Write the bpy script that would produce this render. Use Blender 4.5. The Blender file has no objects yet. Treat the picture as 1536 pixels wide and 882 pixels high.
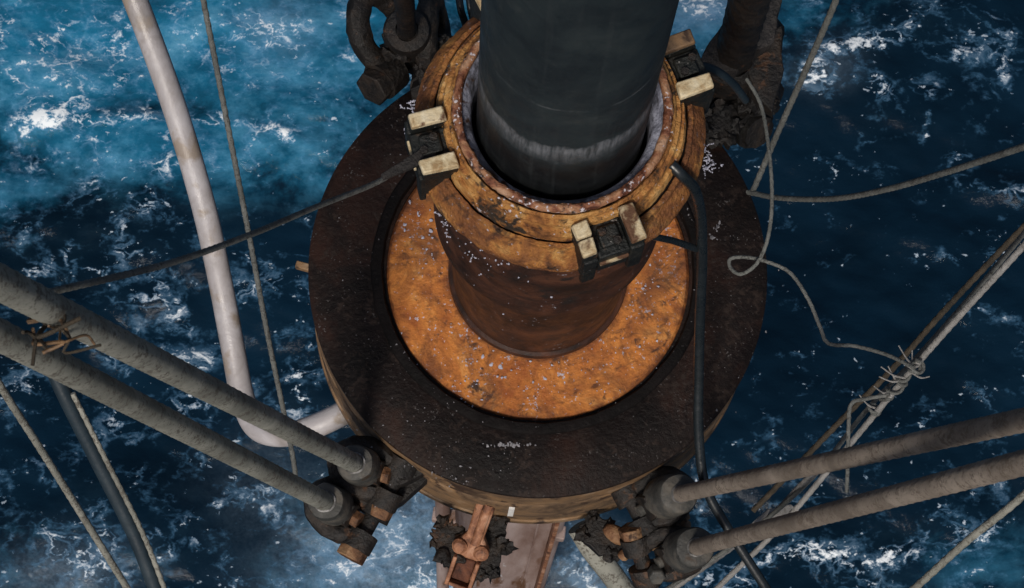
import bpy, math, random
import numpy as np
from mathutils import Vector, Matrix, noise as mnoise

random.seed(7)
scene = bpy.context.scene
col = scene.collection
R = math.radians

# ------------------------------------------------------------------ camera
FPX = 3500.0                     # focal length in pixels of the 1536 wide photograph
CAM = Vector((-0.358, -2.436, 8.870))
_n = Vector((664.4 - 768.0, -(1362.7 - 441.0), -FPX)).normalized()   # straight down, in camera axes
_r = (Vector((1, 0, 0)) - _n * _n.x).normalized()
_y = (-_n).cross(_r)
ROT = Matrix((_r, _y, -_n))      # camera axes -> world axes
cam = bpy.data.cameras.new("camera")
cam.sensor_width = 36.0
cam.lens = FPX / 1536.0 * 36.0
cam.clip_start = 0.05
cam.clip_end = 20000
cam.dof.use_dof = True
cam.dof.focus_distance = 8.7
cam.dof.aperture_fstop = 14.0
cam_ob = bpy.data.objects.new("camera", cam)
col.objects.link(cam_ob)
cam_ob.matrix_world = Matrix.Translation(CAM) @ ROT.to_4x4()
scene.camera = cam_ob

# ------------------------------------------------------------------ sky, sun, exposure
SUN_AZ, SUN_EL = R(196), R(52)   # azimuth clockwise from +y
world = bpy.data.worlds.new("World")
scene.world = world
world.use_nodes = True
wn = world.node_tree
for n in list(wn.nodes):
    wn.nodes.remove(n)
sky = wn.nodes.new("ShaderNodeTexSky")
sky.sky_type = 'NISHITA'
sky.sun_disc = False
sky.sun_elevation = SUN_EL
sky.sun_rotation = SUN_AZ
sky.air_density = 1.0
sky.dust_density = 3.0
bg = wn.nodes.new("ShaderNodeBackground")
bg.inputs[1].default_value = 0.050
wo = wn.nodes.new("ShaderNodeOutputWorld")
wn.links.new(sky.outputs[0], bg.inputs[0])
wn.links.new(bg.outputs[0], wo.inputs[0])

sun = bpy.data.lights.new("sun", 'SUN')
sun.energy = 2.15
sun.angle = R(9)
sun.color = (1.0, 0.93, 0.84)
sun_ob = bpy.data.objects.new("sun", sun)
col.objects.link(sun_ob)
sd = Vector((math.sin(SUN_AZ) * math.cos(SUN_EL), math.cos(SUN_AZ) * math.cos(SUN_EL), math.sin(SUN_EL)))
sun_ob.rotation_euler = (-sd).to_track_quat('-Z', 'Y').to_euler()
sun_ob.location = sd * 60

vs = scene.view_settings
vs.view_transform = 'Standard'
vs.look = 'None'
vs.gamma = 1.0
vs.use_curve_mapping = False
vs.exposure = 0.30
scene.render.engine = 'CYCLES'

SEA_Z = -14.0


def at(px, py, z):
    """the world point at height z on the sight line of a point of the photograph"""
    d = ROT @ Vector((px - 768.0, -(py - 441.0), -FPX))
    return CAM + d * ((z - CAM.z) / d.z)


# ------------------------------------------------------------------ materials
def ramp(nt, fac, stops, interp='LINEAR'):
    n = nt.nodes.new("ShaderNodeValToRGB")
    n.color_ramp.interpolation = interp
    els = n.color_ramp.elements
    while len(els) < len(stops):
        els.new(0.5)
    for e, (p, c) in zip(els, stops):
        e.position = p
        e.color = (c, c, c, 1) if isinstance(c, (int, float)) else (*c, 1)
    nt.links.new(fac, n.inputs[0])
    return n.outputs[0]


def noise_tex(nt, vec, scale, detail=6, rough=0.6, dist=0.0):
    n = nt.nodes.new("ShaderNodeTexNoise")
    n.inputs['Scale'].default_value = scale
    n.inputs['Detail'].default_value = detail
    n.inputs['Roughness'].default_value = rough
    n.inputs['Distortion'].default_value = dist
    nt.links.new(vec, n.inputs['Vector'])
    return n.outputs['Fac']


def mixc(nt, fac, a, b, mode='MIX'):
    n = nt.nodes.new("ShaderNodeMix")
    n.data_type = 'RGBA'
    n.blend_type = mode
    for s, v in ((0, fac), (6, a), (7, b)):
        if isinstance(v, (int, float)):
            n.inputs[s].default_value = v
        elif isinstance(v, tuple):
            n.inputs[s].default_value = (*v, 1)
        else:
            nt.links.new(v, n.inputs[s])
    return n.outputs[2]


def mathn(nt, op, a, b=0.0, c=None):
    n = nt.nodes.new("ShaderNodeMath")
    n.operation = op
    for i, v in enumerate((a, b) if c is None else (a, b, c)):
        if isinstance(v, (int, float)):
            n.inputs[i].default_value = v
        else:
            nt.links.new(v, n.inputs[i])
    return n.outputs[0]


def new_mat(name):
    m = bpy.data.materials.new(name)
    m.use_nodes = True
    nt = m.node_tree
    b = nt.nodes["Principled BSDF"]
    tc = nt.nodes.new("ShaderNodeTexCoord")
    geo = nt.nodes.new("ShaderNodeNewGeometry")
    return m, nt, b, tc, geo


def weathered(name, cols, scale=6.0, spot=None, spot_scale=30, spot_at=0.62, fleck=None, fleck_scale=60,
              fleck_at=0.70, rough=0.7, metal=0.0, bump=0.4, bump_scale=45, spec=0.3, dist=0.6, extra=None, bdist=0.01, zs=1.0):
    """colour from a broad noise, darker spots, pale flecks and fine relief"""
    m, nt, b, tc, geo = new_mat(name)
    v = geo.outputs['Position']
    if zs != 1.0:
        zm = nt.nodes.new("ShaderNodeMapping")
        zm.inputs['Scale'].default_value = (1, 1, zs)
        nt.links.new(v, zm.inputs[0])
        v = zm.outputs[0]
    n1 = noise_tex(nt, v, scale, 7, 0.65, dist)
    k = len(cols)
    c = ramp(nt, n1, [(0.36 + 0.29 * i / max(1, k - 1), cc) for i, cc in enumerate(cols)])
    if spot:
        n2 = noise_tex(nt, v, spot_scale, 5, 0.6, 0.4)
        n2b = noise_tex(nt, v, spot_scale * 0.22, 3, 0.6, 0.2)
        n2 = mathn(nt, 'ADD', n2, mathn(nt, 'MULTIPLY', mathn(nt, 'SUBTRACT', n2b, 0.5), 0.75))
        f = ramp(nt, n2, [(spot_at - 0.04, 0.0), (spot_at + 0.08, 1.0)])
        c = mixc(nt, f, c, spot)
    if fleck:
        n3 = noise_tex(nt, v, fleck_scale, 2, 0.5, 0.0)
        n4 = noise_tex(nt, v, fleck_scale * 0.12, 3, 0.5, 0.0)
        mm = mathn(nt, 'ADD', n3, mathn(nt, 'MULTIPLY', mathn(nt, 'SUBTRACT', n4, 0.5), 0.5))
        f = ramp(nt, mm, [(fleck_at - 0.03, 0.0), (fleck_at + 0.03, 1.0)])
        c = mixc(nt, f, c, fleck)
    if extra:
        c = extra(nt, v, c)
    nt.links.new(c, b.inputs['Base Color'])
    nr = noise_tex(nt, v, scale * 3, 4, 0.6)
    rr = ramp(nt, nr, [(0.3, max(0.05, rough - 0.15)), (0.7, min(1.0, rough + 0.15))])
    nt.links.new(rr, b.inputs['Roughness'])
    b.inputs['Metallic'].default_value = metal
    b.inputs['Specular IOR Level'].default_value = spec
    nb = noise_tex(nt, v, bump_scale, 6, 0.65)
    bp = nt.nodes.new("ShaderNodeBump")
    bp.inputs['Strength'].default_value = bump
    bp.inputs['Distance'].default_value = bdist
    nt.links.new(nb, bp.inputs['Height'])
    nt.links.new(bp.outputs[0], b.inputs['Normal'])
    return m


def pipe_extra(nt, v, c):
    """salt-scuffed band, scratch marks and painted recess shade low on the sliding pipe"""
    s = nt.nodes.new("ShaderNodeSeparateXYZ")
    nt.links.new(v, s.inputs[0])
    nz = noise_tex(nt, v, 9, 5, 0.7)
    z = mathn(nt, 'ADD', s.outputs[2], mathn(nt, 'MULTIPLY', mathn(nt, 'SUBTRACT', nz, 0.5), 0.16))
    # two worn bands where the packer stroke ends
    f1 = ramp(nt, mathn(nt, 'MULTIPLY', mathn(nt, 'SUBTRACT', z, 1.94), 1.0),
              [(0.23, 0.0), (0.30, 0.35), (0.35, 0.85), (0.385, 0.65), (0.41, 0.0)])
    st = nt.nodes.new("ShaderNodeMapping")
    st.inputs['Scale'].default_value = (70, 70, 7)
    nt.links.new(v, st.inputs[0])
    ns = noise_tex(nt, st.outputs[0], 1.0, 4, 0.7)
    fs = ramp(nt, ns, [(0.35, 0.15), (0.62, 1.0)])
    c = mixc(nt, mathn(nt, 'MULTIPLY', f1, fs), c, (0.20, 0.21, 0.23))
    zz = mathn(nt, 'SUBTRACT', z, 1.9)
    c = mixc(nt, ramp(nt, zz, [(0.20, 0.92), (0.30, 0.0)]), c, (0.004, 0.0045, 0.005))  # shade of the recess painted near-black on the pipe foot
    zl = mathn(nt, 'ADD', s.outputs[2], mathn(nt, 'MULTIPLY', mathn(nt, 'SUBTRACT', noise_tex(nt, v, 12, 3, 0.6), 0.5), 0.03))
    ln_ = ramp(nt, mathn(nt, 'ABSOLUTE', mathn(nt, 'SUBTRACT', zl, 2.66)), [(0.0, 1.0), (0.006, 0.0)])
    ln_ = mathn(nt, 'MULTIPLY', ln_, ramp(nt, noise_tex(nt, v, 7, 5, 0.7), [(0.44, 0.0), (0.58, 0.8)]))
    c = mixc(nt, ln_, c, (0.13, 0.14, 0.15))
    sc = nt.nodes.new("ShaderNodeMapping")
    sc.inputs['Scale'].default_value = (30, 30, 0.8)
    nt.links.new(v, sc.inputs[0])
    c = mixc(nt, ramp(nt, noise_tex(nt, sc.outputs[0], 1.0, 5, 0.7), [(0.55, 0.0), (0.75, 0.40)]), c, (0.045, 0.052, 0.055))
    n5 = noise_tex(nt, v, 5, 6, 0.7, 1.0)
    c = mixc(nt, ramp(nt, n5, [(0.58, 0.0), (0.72, 0.35)]), c, (0.055, 0.062, 0.062))
    return c


def disc_extra(nt, v, c):
    nb = noise_tex(nt, v, 5.5, 5, 0.65, 1.0)
    c = mixc(nt, ramp(nt, nb, [(0.47, 0.0), (0.64, 0.80)]), c, (0.15, 0.050, 0.020))
    nl = noise_tex(nt, v, 3.1, 6, 0.7, 0.8)
    c = mixc(nt, ramp(nt, nl, [(0.50, 0.0), (0.60, 0.55)]), c, (0.14, 0.055, 0.024))
    nd = noise_tex(nt, v, 11, 6, 0.72, 1.2)
    c = mixc(nt, ramp(nt, nd, [(0.55, 0.0), (0.70, 0.85)]), c, (0.055, 0.030, 0.020))
    ng = noise_tex(nt, v, 38, 4, 0.7, 0.3)
    c = mixc(nt, ramp(nt, ng, [(0.30, 0.55), (0.50, 0.0)]), c, (0.19, 0.072, 0.022))
    # rust creeping in from the rim and out from the weld
    sx = nt.nodes.new("ShaderNodeSeparateXYZ")
    nt.links.new(v, sx.inputs[0])
    rr = mathn(nt, 'SQRT', mathn(nt, 'ADD', mathn(nt, 'MULTIPLY', sx.outputs[0], sx.outputs[0]), mathn(nt, 'MULTIPLY', sx.outputs[1], sx.outputs[1])))
    rr = mathn(nt, 'ADD', rr, mathn(nt, 'MULTIPLY', mathn(nt, 'SUBTRACT', nd, 0.5), 0.10))
    low = mathn(nt, 'LESS_THAN', sx.outputs[2], 0.5)
    st = ramp(nt, rr, [(0.345, 0.85), (0.372, 0.0), (0.575, 0.0), (0.602, 0.9)])
    c = mixc(nt, mathn(nt, 'MULTIPLY', st, low), c, (0.10, 0.032, 0.014))
    return c


M = {}
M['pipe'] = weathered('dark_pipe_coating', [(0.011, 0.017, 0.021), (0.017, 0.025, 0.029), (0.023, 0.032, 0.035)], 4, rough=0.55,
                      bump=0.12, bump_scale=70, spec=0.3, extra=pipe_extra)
M['orange'] = weathered('orange_rusty_paint', [(0.30, 0.085, 0.022), (0.46, 0.155, 0.035), (0.58, 0.21, 0.045), (0.62, 0.29, 0.085)], 5,
                        spot=(0.045, 0.026, 0.018), spot_scale=24, spot_at=0.64, fleck=(0.52, 0.48, 0.54), fleck_scale=85,
                        fleck_at=0.705, rough=0.7, bump=0.7, bump_scale=60, extra=disc_extra)
M['yellow'] = weathered('yellow_rust_paint', [(0.10, 0.040, 0.018), (0.34, 0.14, 0.040), (0.50, 0.25, 0.075), (0.62, 0.38, 0.15)], 9,
                        spot=(0.035, 0.025, 0.018), spot_scale=26, spot_at=0.58, fleck=(0.62, 0.58, 0.62), fleck_scale=70,
                        fleck_at=0.72, rough=0.6, bump=1.0, bump_scale=50, bdist=0.02)
M['ochre'] = weathered('ochre_grimy_paint', [(0.085, 0.036, 0.018), (0.24, 0.095, 0.032), (0.42, 0.175, 0.045), (0.52, 0.28, 0.09)], 8,
                       spot=(0.030, 0.020, 0.016), spot_scale=18, spot_at=0.60, fleck=(0.45, 0.42, 0.48), fleck_scale=70, fleck_at=0.72,
                       rough=0.55, bump=1.0, bump_scale=45, extra=disc_extra, bdist=0.02)
M['bead'] = weathered('rust_red_bead', [(0.07, 0.022, 0.012), (0.20, 0.075, 0.040), (0.34, 0.17, 0.09), (0.42, 0.26, 0.17)], 14,
                      spot=(0.03, 0.018, 0.014), spot_scale=40, spot_at=0.60, fleck=(0.60, 0.55, 0.58), fleck_scale=75, fleck_at=0.66,
                      rough=0.5, bump=1.0, bump_scale=60)
M['salt'] = weathered('salt_crust_bluish', [(0.05, 0.05, 0.06), (0.24, 0.25, 0.32), (0.48, 0.50, 0.62)], 12,
                      spot=(0.07, 0.035, 0.02), spot_scale=22, spot_at=0.60, rough=0.7, bump=1.0, bump_scale=60)
M['barrel'] = weathered('brown_barrel_paint', [(0.016, 0.009, 0.007), (0.045, 0.019, 0.012), (0.088, 0.035, 0.019)], 5,
                        spot=(0.02, 0.014, 0.012), spot_scale=14, spot_at=0.64, fleck=(0.30, 0.28, 0.31), fleck_scale=70, fleck_at=0.77,
                        rough=0.55, bump=0.35, bump_scale=30)
M['black'] = weathered('greasy_black_ring', [(0.0045, 0.0034, 0.0032), (0.010, 0.0062, 0.0054), (0.026, 0.0118, 0.0082)], 2.6,
                       spot=(0.024, 0.016, 0.013), spot_scale=34, spot_at=0.60, fleck=(0.075, 0.068, 0.066), fleck_scale=95, fleck_at=0.72,
                       rough=0.55, bump=0.7, bump_scale=40, spec=0.15)
M['blackgloss'] = weathered('wet_black_grease', [(0.004, 0.0035, 0.0035), (0.008, 0.006, 0.006)], 8, fleck=(0.20, 0.19, 0.20), fleck_scale=80,
                            fleck_at=0.76, rough=0.7, bump=0.7, bump_scale=50, spec=0.10)
M['rim'] = weathered('tan_brown_rim', [(0.070, 0.045, 0.028), (0.15, 0.095, 0.055), (0.22, 0.13, 0.065), (0.28, 0.19, 0.12)], 5,
                     spot=(0.05, 0.03, 0.02), spot_scale=16, spot_at=0.60, rough=0.6, bump=0.5, bump_scale=35)
M['iron'] = weathered('dark_corroded_iron', [(0.005, 0.0045, 0.0045), (0.011, 0.009, 0.008), (0.026, 0.018, 0.013)], 9,
                      spot=(0.075, 0.036, 0.018), spot_scale=22, spot_at=0.68, rough=0.55, bump=1.0, bump_scale=45, spec=0.4)
M['socket'] = weathered('grey_socket_steel', [(0.026, 0.027, 0.026), (0.055, 0.054, 0.050), (0.10, 0.090, 0.076)], 9,
                        spot=(0.045, 0.03, 0.02), spot_scale=20, spot_at=0.64, rough=0.55, bump=0.6, bump_scale=45)
M['socket_rim'] = weathered('pale_socket_rim', [(0.05, 0.05, 0.05), (0.13, 0.125, 0.12), (0.36, 0.35, 0.34)], 25, rough=0.7)
M['hanger'] = weathered('dark_grey_brown_plate', [(0.012, 0.011, 0.011), (0.028, 0.025, 0.024), (0.050, 0.044, 0.042)], 6, spot=(0.008, 0.007, 0.007),
                        spot_scale=12, spot_at=0.58, rough=0.6, bump=1.0, bump_scale=30, bdist=0.02)
M['rustnut'] = weathered('orange_rust_nut', [(0.06, 0.028, 0.014), (0.17, 0.082, 0.040), (0.30, 0.18, 0.095)], 12,
                         spot=(0.04, 0.02, 0.012), spot_scale=25, spot_at=0.62, rough=0.6, bump=0.8, bump_scale=60)
M['cream'] = weathered('cream_pad_paint', [(0.33, 0.22, 0.11), (0.56, 0.46, 0.29), (0.70, 0.62, 0.45)], 16,
                       spot=(0.11, 0.055, 0.03), spot_scale=17, spot_at=0.59, rough=0.7, bump=0.6, bump_scale=55)
M['green'] = weathered('dark_green_bracket', [(0.004, 0.005, 0.005), (0.008, 0.010, 0.0095), (0.018, 0.017, 0.014)], 10,
                       spot=(0.06, 0.035, 0.02), spot_scale=20, spot_at=0.67, fleck=(0.3, 0.29, 0.28), fleck_scale=70, fleck_at=0.77,
                       rough=0.5, bump=0.8, bump_scale=45, spec=0.4)
M['wire'] = weathered('grey_brown_wire_rope', [(0.18, 0.18, 0.155), (0.26, 0.26, 0.225), (0.34, 0.335, 0.29)], 4,
                      spot=(0.13, 0.12, 0.10), spot_scale=90, spot_at=0.56, rough=0.75, bump=0.7, bump_scale=210)
M['wirebrown'] = weathered('brown_grey_wire_rope', [(0.16, 0.132, 0.108), (0.24, 0.20, 0.165), (0.32, 0.27, 0.225)], 4,
                           spot=(0.15, 0.12, 0.095), spot_scale=90, spot_at=0.56, rough=0.75, bump=0.7, bump_scale=210)
M['rope'] = weathered('grey_rope_fibre', [(0.10, 0.105, 0.10), (0.17, 0.175, 0.165)], 10, spot=(0.07, 0.07, 0.065), spot_scale=120,
                      spot_at=0.58, rough=0.85, bump=0.8, bump_scale=150)
M['palerope'] = weathered('pale_rope_fibre', [(0.20, 0.195, 0.185), (0.34, 0.33, 0.32)], 10, spot=(0.16, 0.15, 0.14), spot_scale=100,
                          spot_at=0.60, rough=0.85, bump=0.8, bump_scale=150)
M['brownrope'] = weathered('dark_brown_rope_fibre', [(0.03, 0.026, 0.02), (0.075, 0.058, 0.04)], 10, rough=0.85, bump=0.8, bump_scale=150)
M['slate'] = weathered('slate_blue_hose', [(0.012, 0.022, 0.031), (0.022, 0.036, 0.047)], 6, rough=0.55, bump=0.2)
M['hosewhite'] = weathered('off_white_hose', [(0.25, 0.225, 0.215), (0.38, 0.355, 0.36), (0.48, 0.46, 0.475)], 3, spot=(0.30, 0.25, 0.21),
                           spot_scale=7, spot_at=0.62, rough=0.40, bump=0.25, bump_scale=60, spec=0.5)
M['hoseblack'] = weathered('black_rubber_hose', [(0.008, 0.011, 0.013), (0.013, 0.017, 0.020)], 10, rough=0.32, bump=0.15, spec=0.5)
M['pink'] = weathered('pinkish_grey_riser_paint', [(0.20, 0.125, 0.10), (0.34, 0.255, 0.23), (0.44, 0.36, 0.345)], 3.5,
                      spot=(0.15, 0.075, 0.04), spot_scale=9, spot_at=0.60, fleck=(0.5, 0.46, 0.46), fleck_scale=50, fleck_at=0.74,
                      rough=0.6, bump=0.15, bump_scale=30, dist=0.1, zs=0.12)
M['rustdark'] = weathered('dark_red_rust', [(0.03, 0.012, 0.008), (0.09, 0.032, 0.018), (0.16, 0.06, 0.03)], 12, rough=0.7, bump=1.0)
M['rustpink'] = weathered('pale_rust_casting', [(0.14, 0.055, 0.03), (0.33, 0.15, 0.08), (0.50, 0.29, 0.19)], 9,
                          spot=(0.06, 0.03, 0.02), spot_scale=22, spot_at=0.62, rough=0.55, bump=0.8)
M['whitepaint'] = weathered('white_paint_dab', [(0.62, 0.60, 0.58), (0.8, 0.79, 0.77)], 20, rough=0.6)
M['drops'] = weathered('greyish_drops', [(0.10, 0.095, 0.10), (0.34, 0.33, 0.35)], 18, rough=0.6)
M['splat'] = weathered('lilac_white_splash', [(0.30, 0.30, 0.37), (0.52, 0.52, 0.62)], 30, rough=0.6)


# ------------------------------------------------------------------ mesh helpers
class MB:
    def __init__(self):
        self.v, self.f = [], []

    def add(self, vs, fs, mat=None):
        o = len(self.v)
        self.v += [tuple(mat @ Vector(p)) if mat else tuple(p) for p in vs]
        self.f += [tuple(i + o for i in f) for f in fs]
        return self

    def box(self, lo, hi, mat=None, taper=0.0):
        x0, y0, z0 = lo
        x1, y1, z1 = hi
        t = taper
        v = [(x0, y0, z0), (x1, y0, z0), (x1, y1, z0), (x0, y1, z0),
             (x0 + t, y0 + t, z1), (x1 - t, y0 + t, z1), (x1 - t, y1 - t, z1), (x0 + t, y1 - t, z1)]
        return self.add(v, [(0, 3, 2, 1), (4, 5, 6, 7), (0, 1, 5, 4), (1, 2, 6, 5), (2, 3, 7, 6), (3, 0, 4, 7)], mat)

    def lathe(self, prof, n=96, a0=0.0, a1=None, mat=None, closed_prof=False):
        """prof of (r, z) turned about z; a part turn is capped"""
        full = a1 is None
        m = len(prof)
        cnt = n if full else n + 1
        vs, fs = [], []
        for i in range(cnt):
            a = a0 + (2 * math.pi if full else (a1 - a0)) * i / n
            for r, z in prof:
                vs.append((r * math.cos(a), r * math.sin(a), z))
        for i in range(n):
            j = (i + 1) % cnt
            for k in range(m if closed_prof else m - 1):
                k2 = (k + 1) % m
                fs.append((i * m + k, j * m + k, j * m + k2, i * m + k2))
        if not full and closed_prof:
            fs.append(tuple(range(m)))
            fs.append(tuple(range((cnt - 1) * m, cnt * m))[::-1])
        return self.add(vs, fs, mat)

    def tube(self, pts, rad, n=12, lobes=0, pitch=0.3, depth=0.1, mat=None, flat=1.0):
        pts = [Vector(p) for p in pts]
        L = 0.0
        t0 = (pts[1] - pts[0]).normalized()
        u = t0.orthogonal().normalized()
        vs, fs = [], []
        for i, p in enumerate(pts):
            if i == 0:
                t = t0
            elif i == len(pts) - 1:
                t = (pts[i] - pts[i - 1]).normalized()
            else:
                t = (pts[i + 1] - pts[i - 1]).normalized()
            if i:
                L += (pts[i] - pts[i - 1]).length
            u = (u - t * u.dot(t)).normalized()
            w = t.cross(u)
            r = rad[i] if isinstance(rad, (list, tuple)) else rad
            for k in range(n):
                a = 2 * math.pi * k / n
                rr = r
                if lobes:
                    rr = r * (1 - depth + depth * abs(math.cos(0.5 * lobes * (a + 2 * math.pi * L / pitch))) * 1.6)
                vs.append(p + u * math.cos(a) * rr + w * math.sin(a) * rr * flat)
        for i in range(len(pts) - 1):
            for k in range(n):
                k2 = (k + 1) % n
                fs.append((i * n + k, i * n + k2, (i + 1) * n + k2, (i + 1) * n + k))
        fs.append(tuple(range(n))[::-1])
        fs.append(tuple(range((len(pts) - 1) * n, len(pts) * n)))
        return self.add(vs, fs, mat)

    def prism(self, outline, z0, z1, mat=None):
        n = len(outline)
        vs = [(x, y, z0) for x, y in outline] + [(x, y, z1) for x, y in outline]
        fs = [tuple(range(n))[::-1], tuple(range(n, 2 * n))]
        fs += [(i, (i + 1) % n, n + (i + 1) % n, n + i) for i in range(n)]
        return self.add(vs, fs, mat)

    def blob(self, c, r, squash=(1, 1, 1), n=7, m=5, seed=0, rough=0.25):
        vs, fs = [], []
        for i in range(m + 1):
            th = math.pi * i / m
            for k in range(n):
                a = 2 * math.pi * k / n
                d = Vector((math.sin(th) * math.cos(a), math.sin(th) * math.sin(a), math.cos(th)))
                s = r * (1 + rough * mnoise.noise(d * 1.7 + Vector((seed * 3.1, seed * 1.7, seed))))
                vs.append((c[0] + d.x * s * squash[0], c[1] + d.y * s * squash[1], c[2] + d.z * s * squash[2]))
        for i in range(m):
            for k in range(n):
                fs.append((i * n + k, (i + 1) * n + k, (i + 1) * n + (k + 1) % n, i * n + (k + 1) % n))
        return self.add(vs, fs)

    def rough(self, amp, freq):
        self.v = [tuple(Vector(p) + mnoise.noise_vector(Vector(p) * freq) * amp) for p in self.v]
        return self

    def build(self, name, mat, parent=None, sharp=38, bevel=0.0, smooth=True, kind=None):
        me = bpy.data.meshes.new(name)
        me.from_pydata(self.v, [], self.f)
        me.validate()
        if smooth:
            me.polygons.foreach_set('use_smooth', [True] * len(me.polygons))
            me.set_sharp_from_angle(angle=R(sharp))
        me.materials.append(M[mat])
        o = bpy.data.objects.new(name, me)
        col.objects.link(o)
        if parent:
            o.parent = parent
        if bevel:
            b = o.modifiers.new('bevel', 'BEVEL')
            b.width = bevel
            b.segments = 2
            b.limit_method = 'ANGLE'
        if kind:
            o['kind'] = kind
        return o


def tag(o, label, cat, group=None):
    o['label'] = label
    o['category'] = cat
    if group:
        o['group'] = group
    return o


def empty(name, mat=None, label=None, cat=None, group=None):
    o = bpy.data.objects.new(name, None)
    o.empty_display_size = 0.1
    col.objects.link(o)
    if mat:
        o.matrix_world = mat
    if label:
        tag(o, label, cat, group)
    return o


def spline(pts, per=10):
    """Catmull-Rom through the points"""
    P = [Vector(p) for p in pts]
    P = [P[0] * 2 - P[1]] + P + [P[-1] * 2 - P[-2]]
    out = []
    for i in range(1, len(P) - 2):
        for k in range(per):
            t = k / per
            a, b, c, d = P[i - 1], P[i], P[i + 1], P[i + 2]
            out.append(0.5 * ((2 * b) + (c - a) * t + (2 * a - 5 * b + 4 * c - d) * t * t + (3 * b - a - 3 * c + d) * t ** 3))
    out.append(P[-2])
    return out


def line(a, b, n):
    return [a.lerp(b, i / n) for i in range(n + 1)]


def frame(o, x, up=Vector((0, 0, 1))):
    """matrix at o with local X along x and local Z as near up as it can"""
    x = x.normalized()
    y = up.cross(x).normalized()
    z = x.cross(y)
    return Matrix(((x.x, y.x, z.x, o.x), (x.y, y.y, z.y, o.y), (x.z, y.z, z.z, o.z), (0, 0, 0, 1)))


TURN_X = Matrix.Rotation(R(90), 4, 'Y')      # lathe axis z -> local x
TURN_Y = Matrix.Rotation(R(-90), 4, 'X')     # lathe axis z -> local y


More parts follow.
